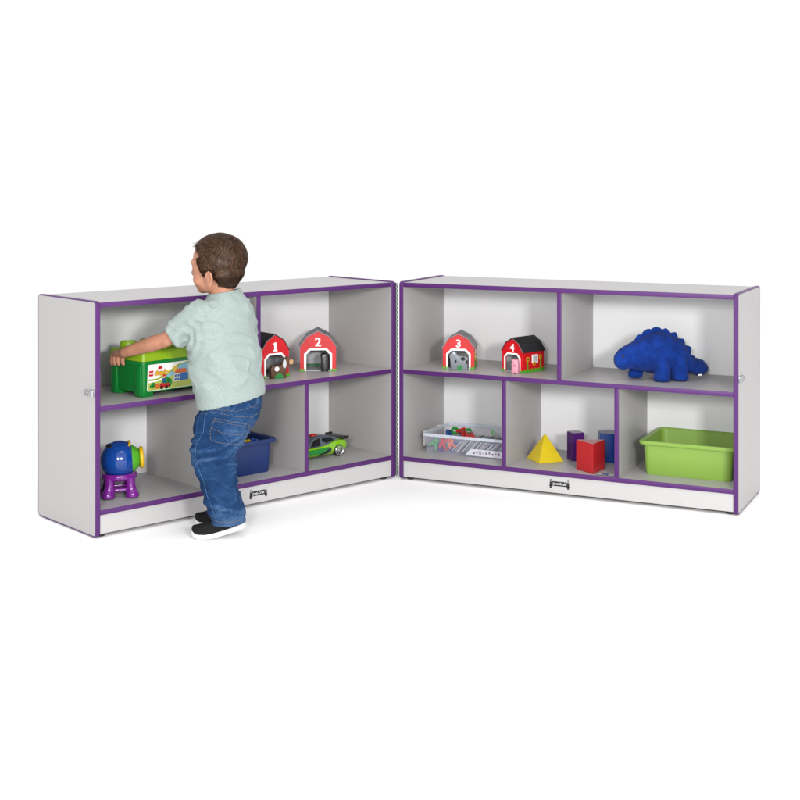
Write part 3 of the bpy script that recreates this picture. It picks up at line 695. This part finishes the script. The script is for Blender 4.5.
for x, y, r in ((.014, .05, .027), (-.056, .05, .029), (.068, -.045, .025), (-.05, -.05, .028)):
    tube(bm, [(x, y*.85, .07), (x, y, .05), (x, y*1.06, .025), (x+.003, y*1.08, .012), (x+.003, y*1.08, .001)], [r*.95, r, r*.98, r*1.08, r*.95], 16)
me = fuse(bm, .004, 5)
displace(me, lambda p, n: .0016*nz(p, 60)+.0025*nz(p, 22)-(.004 if abs(p.x+.022-.12*max(0, p.z-.03)*2) < .004 and p.y > .03 and p.z < .075 else 0))
dz = min(v.co.z for v in me.vertices); me.transform(Matrix.Translation((0, 0, .0005-dz)))
dbody = finish(me, 'body', M['plush'], dn, 180)
fib = fibres(me, 22000, .0034, .0009, .7, lambda p, n: Vector((-1, 0, -.5)), lambda c, n: c.z > .002, 5, 2, .5)
finish(fib, 'pile', M['plush'], dn, 0)
spine = [(.074, .150), (.045, .168), (.012, .175), (-.022, .170), (-.055, .156), (-.084, .133), (-.108, .107), (-.124, .074)]
for i, (x, z) in enumerate(spine):
    x0_, z0_ = spine[max(i-1, 0)]; x1_, z1_ = spine[min(i+1, 7)]
    t = Vector((x1_-x0_, 0, z1_-z0_)).normalized(); n_ = Vector((-t.z, 0, t.x)); n_ = n_ if n_.z > 0 or n_.x < 0 else -n_
    if n_.z < 0 and n_.x > 0: n_ = -n_
    bm = NB(); r = .025 if 0 < i < 7 else .02
    ell(bm, (0, 0, 0), (1, 1, 1), u=18, v=10)
    for v in bm.verts:
        q = v.co.copy(); s = 1-.62*max(0, q.z)
        v.co = Vector((x, 0, z-.006))+t*(q.x*r*s)+Vector((0, 1, 0))*(q.y*.0075)+n_*(q.z*.0195)
    obj('back_plate', bm, M['plush'], dn, 180)
for s in (-1, 1):
    bm = NB(); ell(bm, (.152, s*.0275, .090), (.0052, .003, .0068)); obj('eye', bm, M['black'], dn, 180)
bm = NB(); box(bm, (-.152, .029, .012), (-.138, .0305, .017)); obj('care_tag', bm, M['white'], dn, 0)

# ------------------------------------------------------------------ the boy
BASE = Vector((-.59, 4.24, 0))
def px(x, y, Y): return Vector(((x-400)*Y/1322.77, Y, 1.1329-(y-179.666)*Y/1322.77))-BASE   # photo measure -> place at depth Y
boy = empty('person', BASE, 0, 'toddler boy in mint t-shirt and blue jeans reaching for the green box', 'person')
M['skin'] = mat('skin', (.40, .185, .118), .5, .35, vary=(34, .13, (1, 1, 1)), bump=(420, .14, .0006), sss=.12)
M['hair'] = mat('brown_hair', (.029, .013, .0065), .5, .18, vary=(60, .35, (1, 1, 1)))
M['hair_light'] = mat('light_brown_hair', (.088, .043, .022), .42, .35, vary=(60, .3, (1, 1, 1)))
M['shirt'] = mat('mint_heather_jersey', (.258, .312, .300), .9, .08, vary=(330, .09, (1, 1, .5)), bump=(700, .12, .0006), sheen=.1)
M['denim'] = mat('blue_denim', (.0125, .042, .118), .9, .1, vary=(10, .78, (1, 1, .8)), bump=(650, .35, .001))
wear(M['denim'], (.0052, .0180, .056), (.0118, .041, .114), (.080, .150, .275), 8)
M['denim_light'] = mat('faded_denim_seam', (.05, .13, .28), .85, .2, vary=(90, .5, (1, 1, 1)))
M['thread'] = mat('tan_thread', (.20, .15, .11), .8)
M['shoe'] = mat('black_knit', (.009, .009, .010), .8, .15, bump=(500, .4, .001))
M['sole'] = mat('white_rubber_sole', (.62, .62, .64), .5, .35)

# --- head placed on the neck: local x forward, y left, z up
yaw = math.atan2(.34, -.94)
HC = px(216.5, 265, 4.29)
HM = Matrix.Translation(HC) @ Matrix.Rotation(yaw, 4, 'Z') @ Matrix.Rotation(math.radians(5), 4, 'Y')
def hp(x, y, z): return HM @ Vector((x, y, z))
HR = HM.to_3x3()
bm = NB()
def he(c, r, u=24, v=16):
    ell(bm, hp(*c), r, HR, u, v)
he((-.012, 0, .022), (.088, .0735, .0745), 32, 20)
he((.030, 0, .000), (.051, .058, .064))
he((.026, 0, -.036), (.047, .050, .048))
for s in (-1, 1):
    he((.041, s*.028, -.040), (.031, .027, .029))
    he((.058, s*.022, .016), (.020, .026, .011))          # brow
he((.022, 0, -.058), (.050, .046, .032))
he((.054, 0, -.072), (.020, .025, .017))                   # chin
he((.066, 0, -.052), (.016, .024, .018))                   # mouth mound
tube(bm, [hp(.072, 0, .010), hp(.078, 0, -.006), hp(.0825, 0, -.020)], [.009, .0095, .0115], 12, dome=True)
for s in (-1, 1): he((.078, s*.009, -.025), (.009, .0075, .007))
tube(bm, [hp(-.018, 0, -.02), hp(-.016, 0, -.055), hp(-.014, 0, -.075)], [.05, .042, .040], 20)
he((-.034, 0, -.040), (.040, .046, .044))
he((-.034, 0, -.016), (.054, .060, .054))
hm_ = fuse(bm, .0026, 12, .5)
bm = NB(); bm.from_mesh(hm_); bpy.data.meshes.remove(hm_)
for s in (-1, 1):                                          # ears: a curled rim and a lobe
    em = lambda x, z, o=0: hp(-.006+x, s*(.066+o+max(0, -x)*.25), -.043+z)
    tube(bm, [em(.010, -.006), em(.011, .008, .003), em(.006, .021, .007), em(-.005, .025, .010), em(-.014, .017, .011), em(-.016, .002, .010), em(-.010, -.012, .007), em(-.002, -.021, .004), em(.006, -.018, .001)], [.0035, .0036, .0038, .004, .0042, .0042, .0042, .0055, .004], 8, dome=True)
    tube(bm, [em(.004, -.012, 0), em(.0, .0, .001), em(-.001, .014, .002)], [.006, .0085, .007], 10, dome=True)
    tube(bm, [em(-.002, -.008, .006), em(-.008, .004, .007), em(-.004, .015, .006)], .0026, 8, dome=True)
NB_ = px(222.5, 301, 4.295)                                # base of the neck
tube(bm, [hp(-.016, 0, -.05), hp(-.015, 0, -.065), NB_+Vector((0, 0, .01)), NB_-Vector((0, 0, .05))], [.040, .039, .040, .05], 20)
# --- torso, legs under the clothes
fT = Vector((-.70, .714, 0)); rT = Vector((.714, .70, 0))
def el_ring(c, rr, rf, f, tilt=0, n=40, pw=1):
    r = Vector((f.y, -f.x, 0)); out = []
    for k in range(n):
        a = 2*PI*k/n; ca, sa = math.cos(a), math.sin(a)
        ca = math.copysign(abs(ca)**pw, ca); sa = math.copysign(abs(sa)**pw, sa)
        p = c+r*ca*rr+f*sa*rf; p.z += tilt*(p.x-c.x); out.append(p)
    return out
loft(bm, [el_ring(px(226, 302, 4.30), .055, .045, fT, n=24), el_ring(px(224, 316, 4.295), .088, .052, fT, n=24), el_ring(px(219, 335, 4.285), .09, .065, fT, n=24), el_ring(px(226, 365, 4.28), .09, .07, fT, n=24), el_ring(px(231, 400, 4.275), .085, .068, fT, n=24), el_ring(px(232, 420, 4.275), .07, .05, fT, n=24)])
SL = px(203, 313, 4.232); EL_ = px(166, 339.5, 4.262); WL = px(124.5, 352.5, 4.345)
SR = px(241, 314, 4.36); ER_ = Vector((-.520, 4.47, .600))-BASE; WR = Vector((-.600, 4.575, .545))-BASE
tube(bm, [SL+Vector((.02, .02, .0)), SL, SL.lerp(EL_, .5), EL_, EL_.lerp(WL, .3), EL_.lerp(WL, .65), WL], [.036, .034, .029, .0245, .0255, .0215, .0172], 18, dome=True)
tube(bm, [SR, SR.lerp(ER_, .5), ER_, ER_.lerp(WR, .3), WR], [.034, .029, .0245, .025, .0172], 16, dome=True)
def hand(wrist, knuckles, dirs, lens, thumb, back):
    """palm grown from wrist to four knuckles; each finger bends twice"""
    kc = sum(knuckles, Vector())/4
    for i, k in enumerate(knuckles):
        tube(bm, [wrist.lerp(kc, .05), wrist.lerp(k, .55)+back*.004, k], [.0150, .0120, .0092], 12, dome=True)
        d = dirs[i]; L = lens[i]
        p1 = k+(d*.9+back*.30).normalized()*L*.42; p2 = p1+d.normalized()*L*.33; p3 = p2+(d-back*.35).normalized()*L*.25
        tube(bm, [k, p1, p2, p3], [.0088, .0080, .0074, .0062], 12, dome=True)
    tube(bm, thumb, [.0105, .0085, .0072, .0056], 12, dome=True)
# left hand: draped over the end of the box, fingers down its end face, thumb on the lid's far side
bq = AL+.10; u_ = Vector((-math.sin(bq), math.cos(bq), 0)); on = Vector((-math.cos(bq), -math.sin(bq), 0))
fc = PL(.197, .046, 0)-BASE
kn = []; dr = []
for i, t in enumerate((.078, .095, .112, .128)):           # little finger first (nearest the camera)
    kn.append(fc+u_*t*1.05+on*(.017+.002*(i in (1, 2)))+Vector((0, 0, .552+.004*(i in (1, 2))))); dr.append(Vector((0, 0, -1))+on*.05+u_*(.10*(i-1.2)))
hand(WL, kn, dr, (.029, .036, .038, .035), [WL+u_*.012, WL+u_*.034+Vector((0, 0, -.004)), kn[3]+u_*.016-on*.008+Vector((0, 0, .002)), kn[3]+u_*.022-on*.022+Vector((0, 0, .004))], on)
kn = []; dr = []
for i in range(4):
    kn.append(WR+Vector((-.018-.010*i, .045-.004*i, -.012+.002*(i in (1, 2))))); dr.append(Vector((-.3, .25, -1)))
hand(WR, kn, dr, (.036, .038, .036, .029), [WR+Vector((-.01, .005, 0)), WR+Vector((-.028, .02, .006)), WR+Vector((-.045, .03, .006)), WR+Vector((-.058, .034, .002))], Vector((.6, .6, 0)).normalized())
LEG_L = [(227, 412, 4.235, .055), (221, 434, 4.215, .052), (213, 456, 4.195, .045), (218, 482, 4.195, .04), (227, 512, 4.18, .03), (228, 521, 4.18, .028)]
LEG_R = [(234, 412, 4.32, .055), (224, 434, 4.33, .05), (214.5, 456, 4.335, .042), (219, 482, 4.34, .036), (232, 505, 4.335, .03), (232, 514, 4.335, .028)]
for LG in (LEG_L, LEG_R): tube(bm, [px(*q[:3]) for q in LG], [q[3] for q in LG], 16, dome=True)
me = fuse(bm, .0021, 5, .5)
body = finish(me, 'body', M['skin'], boy, 180)
# eyes, brows and lips
for s in (-1, 1):
    bm = NB(); ell(bm, hp(.0655, s*.0270, -.001), (.0095, .0110, .0075), HR); e = obj('eye', bm, mat('eye_white', (.75, .74, .72), .2), boy, 180)
    bm = NB(); ell(bm, hp(.0728, s*.0262, -.001), (.0032, .0052, .0052), HR); obj('iris', bm, mat('brown_iris', (.03, .015, .008), .1), e, 180)
    bm = NB(); tube(bm, [hp(.0765, s*.012, .018), hp(.0738, s*.026, .0215), hp(.064, s*.041, .0175)], [.0018, .0024, .0014], 8, flat=.8); obj('eyebrow', bm, M['hair'], boy, 180)
bm = NB(); tube(bm, [hp(.0745, -.017, -.0505), hp(.0795, -.008, -.048), hp(.0808, 0, -.049), hp(.0795, .008, -.048), hp(.0745, .017, -.0505)], [.0012, .003, .0032, .003, .0012], 8)
tube(bm, [hp(.0745, -.015, -.052), hp(.0795, -.007, -.0545), hp(.0805, 0, -.055), hp(.0795, .007, -.0545), hp(.0745, .015, -.052)], [.0012, .0034, .0038, .0034, .0012], 8)
obj('lips', bm, mat('lip_skin', (.42, .16, .13), .4), boy, 180)
# --- hair: a close cap on the scalp with short strands swirling from the crown
HI = HM.inverted()
def scalp(c):
    q = HI @ c
    if (q-Vector((-.01, 0, .02))).length > .125 or q.z < -.092: return False
    a = abs(q.y)
    front = .047+.010*math.cos(q.y*40) if q.z > .03 else (.030-max(0, .03-q.z)*.25)      # forehead line, then the temple
    if q.x > front-(.016*max(0, (a-.03)/.03) if q.z > .03 else 0)-.35*max(0, .05-q.z)*(q.z > .03): return False
    low = -.024 if q.x > -.002 else (-.014-.03*min(1, (-.002-q.x)/.018) if q.x > -.022 else -.066-.018*min(1, max(0, (-.03-q.x)/.05)))
    if q.z < low: return False
    if -.026 < q.x < .012 and a > .058 and q.z < -.014: return False
    return True
def cap_mesh(src, test, off):
    bm = NB(); bm.from_mesh(src)
    bmesh.ops.delete(bm, geom=[f for f in bm.faces if not test(f.calc_center_median())], context='FACES')
    bm.normal_update()
    vs = [(v, v.normal.copy()) for v in bm.verts]
    for v, n in vs: v.co += n*(off*(.3 if v.is_boundary else 1)*(.35+.65*max(0, min(1, ((HI @ v.co).z+.062)/.05)))+off*.22*nz(v.co, 40))
    out = bpy.data.meshes.new('cap'); bm.to_mesh(out); bm.free(); return out
cap = cap_mesh(me, scalp, .0045)
hair = finish(cap, 'hair', M['hair'], boy, 180)
CR = hp(-.070, .012, .072); hz = HR @ Vector((0, 0, 1)); hx = HR @ Vector((1, 0, 0))
def hflow(p, n):
    d = p-CR; sw = n.cross(d)*.5
    return d.normalized()+sw.normalized()*max(0, .8-d.length*9)+(hx*.15 if (HI @ p).z > .05 else -hz*.5)
hi_ = lambda c, n: (HI @ c).z > -.052 and (HI @ c).x < .036
st = fibres(cap, 34000, .018, .0010, .17, hflow, hi_, 3, 3, .09); finish(st, 'hair_strands', M['hair'], hair, 0)
st = fibres(cap, 6500, .018, .0009, .22, hflow, lambda c, n: (HI @ c).z > -.03, 4, 3, .10); finish(st, 'light_strands', M['hair_light'], hair, 0)
st = fibres(cap, 8000, .009, .0010, .15, hflow, lambda c, n: (HI @ c).z <= -.03, 6, 2, .16); finish(st, 'nape_strands', M['hair'], hair, 0)
# --- t-shirt
bm = NB()
def ring_px(x, y, Y, rr, rf, f=fT, tilt=0, pw=1): return el_ring(px(x, y, Y), rr, rf, f, tilt, 40, pw)
loft(bm, [ring_px(230.5, 399, 4.272, .104, .086, fT, .2), ring_px(231, 402, 4.272, .1165, .0985, fT, .21), ring_px(231, 396, 4.272, .1175, .0995, fT, .2), ring_px(228.5, 380, 4.274, .119, .101, fT, .15), ring_px(225.5, 362, 4.278, .122, .101, fT, .08), ring_px(222.5, 346, 4.282, .121, .095, fT, .04), ring_px(221, 332, 4.287, .1185, .087, fT), ring_px(222.5, 320, 4.292, .114, .077, fT), ring_px(224.5, 309, 4.297, .104, .066, fT), ring_px(226, 301.5, 4.299, .083, .056, fT), ring_px(225, 295.5, 4.30, .061, .050, fT, .12), ring_px(223.5, 291.5, 4.298, .050, .047, fT, .16), ring_px(223.5, 295, 4.298, .045, .042, fT, .16)])
def sleeve(S, Ed, r0, r1, t1):
    e = S.lerp(Ed, t1); d = (Ed-S).normalized()
    tube(bm, [S-d*.012+(NB_-S)*.18-Vector((0, 0, .022)), S-Vector((0, 0, .003)), S.lerp(e, .5), e, e-d*.004, e-d*.012], [r0*.7, r0*.97, (r0+r1)*.5, r1, r1-.006, r1-.011], 24)
sleeve(px(204, 311, 4.235), px(169, 341, 4.258), .050, .0445, .84)
sleeve(SR, ER_, .047, .043, .75)
me2 = fuse(bm, .0036, 9, .5)
hemL = px(199, 411, 4.2); 
def shirt_fold(p, n):
    q = p+BASE
    f = .0030*nz(p, 16, 16, 9)
    d1 = (q.x+.6)*.75+(q.z-.55)*.55                       # long soft drapes from the shoulder to the hem
    f += .0046*math.sin(d1*62+3.5*nz(p, 7))*max(0, min(1, (.68-q.z)/.15))
    g = 1-abs(nz(p, 13, 13, 22, 5)); f += .0045*(max(0, g-.72)/.28)**1.5*1.2
    ua = (q-(px(186, 338, 4.23)+BASE)).length              # creases fanning out of the armpit
    f += .0050*math.sin(ua*210+4*nz(p, 9))*max(0, 1-ua/.11)
    hz0 = .430+.21*(q.x+.545)                              # the hem itself stays straight
    return f*max(.12, min(1, (q.z-hz0-.006)/.05))
displace(me2, shirt_fold)
shirt = finish(me2, 't_shirt', M['shirt'], boy, 180)
tre = BVHTree.FromPolygons([v.co.copy() for v in me2.vertices], [p.vertices[:] for p in me2.polygons])
def on_surface(tree, pts, Y, off):
    out = []
    for x, y in pts:
        o = CAM-BASE; d = (px(x, y, Y)-o).normalized(); h = tree.ray_cast(o, d)
        if h[0] is not None: out.append(h[0]+h[1]*off)
    return out
def dense(pts, step=1.0):
    out = []
    for (a, b), (c, d) in zip(pts, pts[1:]):
        n = max(1, int(math.hypot(c-a, d-b)/step))
        out += [(a+(c-a)*k/n, b+(d-b)*k/n) for k in range(n)]
    return out+[pts[-1]]
cpts = [px(223.5, 292.6, 4.298)+(lambda q: Vector((q.x, q.y, .16*q.x)))(Vector((math.cos(2*PI*k/40)*.714*.0505-math.sin(2*PI*k/40)*.70*.0470, math.cos(2*PI*k/40)*.70*.0505+math.sin(2*PI*k/40)*.714*.0470, 0))) for k in range(41)]
bm = NB(); tube(bm, cpts, .0042, 8, cap=False); obj('collar', bm, M['shirt'], shirt, 180)
# --- jeans
bm = NB()
fP = Vector((-.78, .62, 0))
loft(bm, [el_ring(px(231, 384, 4.272), .094, .074, fP, .15), el_ring(px(231.5, 394, 4.272), .100, .080, fP, .15), el_ring(px(231, 407, 4.270), .109, .090, fP, .12), el_ring(px(226.5, 420, 4.268), .110, .095, fP), el_ring(px(221, 432, 4.266), .098, .080, fP), el_ring(px(218, 442, 4.265), .06, .045, fP)])
def leg(pts):
    loft(bm, [[px(x, y, Y)+Vector((rx*math.cos(2*PI*k/32), ry*math.sin(2*PI*k/32), tl*math.cos(2*PI*k/32))) for k in range(32)] for x, y, Y, rx, ry, tl in pts])
leg([(226, 410, 4.24, .085, .07, 0), (221.5, 434, 4.218, .0865, .070, 0), (216, 447, 4.202, .079, .066, .0), (213, 457, 4.196, .0735, .063, .0), (215, 468, 4.193, .068, .060, .0), (218, 478, 4.19, .0605, .057, 0), (220, 490, 4.188, .058, .055, 0), (222, 500, 4.186, .0575, .054, 0), (226.5, 511, 4.184, .0575, .054, 0), (228.5, 519, 4.183, .0545, .053, .002), (229.5, 523.5, 4.183, .0535, .053, .004), (229.5, 521, 4.183, .046, .045, .004)])
leg([(234, 410, 4.32, .076, .07, 0), (224, 434, 4.33, .071, .064, 0), (214.5, 457, 4.335, .062, .058, 0), (217.5, 478, 4.338, .0535, .053, 0), (223.5, 493, 4.338, .050, .050, 0), (229, 504, 4.336, .0505, .049, 0), (230.5, 511, 4.335, .0495, .048, .004), (230.5, 508.5, 4.335, .043, .042, .004)])
me3 = fuse(bm, .0034, 5, .5)
def jean_fold(p, n):
    q = p+BASE; z = q.z
    f = .0022*nz(p, 24, 24, 24, 3)
    lo = max(0, min(1, (.20-z)/.10))                       # stacked folds above the cuff
    f += lo*.0042*math.sin(z*150+q.x*26+5*nz(p, 10, 10, 10, 8))*(1 if z > .065 else .25)
    kn_ = max(0, 1-abs(z-.275)/.065)                       # creases behind the knee and under the seat
    f += kn_*.0056*math.sin(z*175-q.x*45+4.5*nz(p, 12, 12, 12, 2))
    g = 1-abs(nz(p, 17, 17, 30, 11)); f += .0038*(max(0, g-.7)/.3)**1.5
    g = 1-abs(nz(q, 34, 34, 60, 17)); f -= .0016*(max(0, g-.8)/.2)**1.5*(1 if z < .33 else .5)
    return f*max(.1, min(1, (z-.062)/.03)) if z < .1 else f
displace(me3, jean_fold)
jeans = finish(me3, 'jeans', M['denim'], boy, 180)
trj = BVHTree.FromPolygons([v.co.copy() for v in me3.vertices], [p.vertices[:] for p in me3.polygons])
def seam(name, pts, m, r, parent, Y=4.2, off=.0006, tree=None, dash=0):
    P = on_surface(tree or trj, dense(pts, .8), Y, off)
    if len(P) < 2: return
    bm = NB()
    if dash:
        for k in range(0, len(P)-dash, dash+1): tube(bm, P[k:k+dash+1], r, 6)
    else: tube(bm, P, r, 6)
    return obj(name, bm, m, parent, 180)
def inside(p, poly):
    x, y = p; c = False; n = len(poly)
    for i in range(n):
        (x1, y1), (x2, y2) = poly[i], poly[(i+1) % n]
        if (y1 > y) != (y2 > y) and x < (x2-x1)*(y-y1)/(y2-y1)+x1: c = not c
    return c
def patch(name, poly, m, parent, tree, Y, off):
    """a cloth patch lying on the surface, with its own thickness"""
    xs = [p[0] for p in poly]; ys = [p[1] for p in poly]; st = .55
    bm = NB(); G = {}
    o = CAM-BASE
    nx_, ny_ = int((max(xs)-min(xs))/st)+1, int((max(ys)-min(ys))/st)+1
    for i in range(nx_+1):
        for j in range(ny_+1):
            q = (min(xs)+i*st, min(ys)+j*st)
            if inside(q, poly):
                h = tree.ray_cast(o, (px(q[0], q[1], Y)-o).normalized())
                if h[0] is not None: G[i, j] = (bm.verts.new(h[0]+h[1]*off), bm.verts.new(h[0]-h[1]*.0012))
    cells = {(i, j) for (i, j) in G if all((i+a, j+b) in G for a, b in ((1, 0), (0, 1), (1, 1)))}
    for i, j in cells:
        q = [(i, j), (i+1, j), (i+1, j+1), (i, j+1)]
        bm.faces.new([G[k][0] for k in q]); bm.faces.new([G[k][1] for k in q][::-1])
        for (di, dj), (a, b) in (((0, -1), (q[0], q[1])), ((1, 0), (q[1], q[2])), ((0, 1), (q[2], q[3])), ((-1, 0), (q[3], q[0]))):
            if (i+di, j+dj) not in cells: bm.faces.new((G[a][0], G[a][1], G[b][1], G[b][0]))
    return obj(name, bm, m, parent, 60)
pk_poly = [(214, 417), (249.5, 423.5), (246, 438), (239, 445.5), (221, 444.5), (210, 440), (209.5, 432)]
patch('pocket', pk_poly, M['denim'], jeans, trj, 4.2, .0028)
for nm, pts in (('pocket_stitch', [(214.5, 418.5), (249, 425), (245.5, 438), (238.8, 444.5), (221.5, 443.5), (211, 439.5), (210.5, 432), (214.5, 418.5)]), ('pocket_stitch', [(214, 421), (248.5, 427.5)]), ('pocket_stitch', [(211.5, 427.5), (222, 433), (240, 435.5), (246.5, 432.5)]), ('waist_stitch', [(201, 414), (214, 412), (234, 416.5), (252, 417), (260, 412)]), ('yoke_stitch', [(214, 409.5), (236, 411.5), (262, 404)])):
    seam(nm, pts, M['thread'], .00052, jeans, 4.2,   .0033 if 'pocket' in nm else .0008, None, 3)
seam('side_seam', [(207, 413), (204.5, 420), (203.5, 432), (196, 446), (195.5, 458), (199, 470), (204, 482), (207, 495), (212, 508), (217, 522)], M['denim_light'], .0008, jeans, 4.2)
seam('hem_stitch', [(211.5, 519.2), (220, 522), (232, 522), (245, 519.5)], M['thread'], .0006, jeans, 4.2, .0008, None, 3)
for bl in ([(226.5, 400), (230, 400), (230.5, 410.5), (227, 410.5)], [(256, 393), (259, 392.5), (259.5, 403), (256.5, 404)]):
    patch('belt_loop', bl, M['denim'], jeans, trj, 4.2, .0035)
# --- shoes: knit upper on a thick white sole, heel lifted
def shoe(x, y, dx, dy, lift):
    f = Vector((dx, dy, 0)).normalized(); r = Vector((f.y, -f.x, 0))
    s = empty('shoe', (0, 0, 0), 0, None, None); s.parent = boy; s.location = Vector((x, y, 0))-BASE
    def P(a, b, c): return f*a+r*b+Vector((0, 0, c))
    def hz_(a): return lift*max(0, (.025-a)/.11)**1.15+(.012*max(0, (a-.06)/.026)**2)
    xs = [-.087, -.084, -.07, -.045, -.015, .015, .04, .06, .074, .083, .0865]
    hw = [.006, .018, .027, .0285, .0275, .031, .034, .0325, .026, .015, .005]
    th = [.014, .016, .017, .017, .017, .017, .0165, .016, .016, .0155, .015]
    bm = NB(); R = []
    for a, w_, t in zip(xs, hw, th):
        z = hz_(a)+.0005; R.append([P(a, b*w_, z+c*t) for b, c in ((-.86, 0), (-1, .2), (-1.03, .55), (-.97, .9), (-.9, 1), (.9, 1), (.97, .9), (1.03, .55), (1, .2), (.86, 0))])
    loft(bm, R); obj('sole', bm, M['sole'], s, 50)
    bm = NB(); R = []
    top = [.030, .036, .042, .046, .046, .044, .037, .030, .024, .017, .012]
    for a, w_, t, h in zip(xs, hw, th, top):
        z = hz_(a)+t-.003; w2 = w_*.93; k = .985 if a > 0 else .80; h = h*(1 if a > -.04 else .7)
        R.append([P(a*k, b*w2, z+c*h) for b, c in ((-.97, 0), (-1, .15), (-.95, .45), (-.78, .78), (-.42, .97), (0, 1.02), (.42, .97), (.78, .78), (.95, .45), (1, .15), (.97, 0))])
    loft(bm, R); 
    tube(bm, [P(-.045, 0, hz_(-.04)+.04), P(-.045, 0, hz_(-.04)+.072)], [.024, .022], 18)
    m_ = fuse(bm, .0025, 4); displace(m_, lambda p, n: .0006*nz(p, 120)); finish(m_, 'upper', M['shoe'], s, 180)
    bm = NB()
    for k in range(4):
        a = .012+.011*k; z = hz_(a)+.019+.043-.0105*k*.62
        tube(bm, [P(a, -.017, z-.006), P(a+.002, 0, z+.0018), P(a, .017, z-.006)], .0019, 6, dome=True)
    obj('laces', bm, M['shoe'], s, 180)
shoe(-.574, 4.182, -.99, .08, .036)
shoe(-.588, 4.328, -.975, .2, .022)
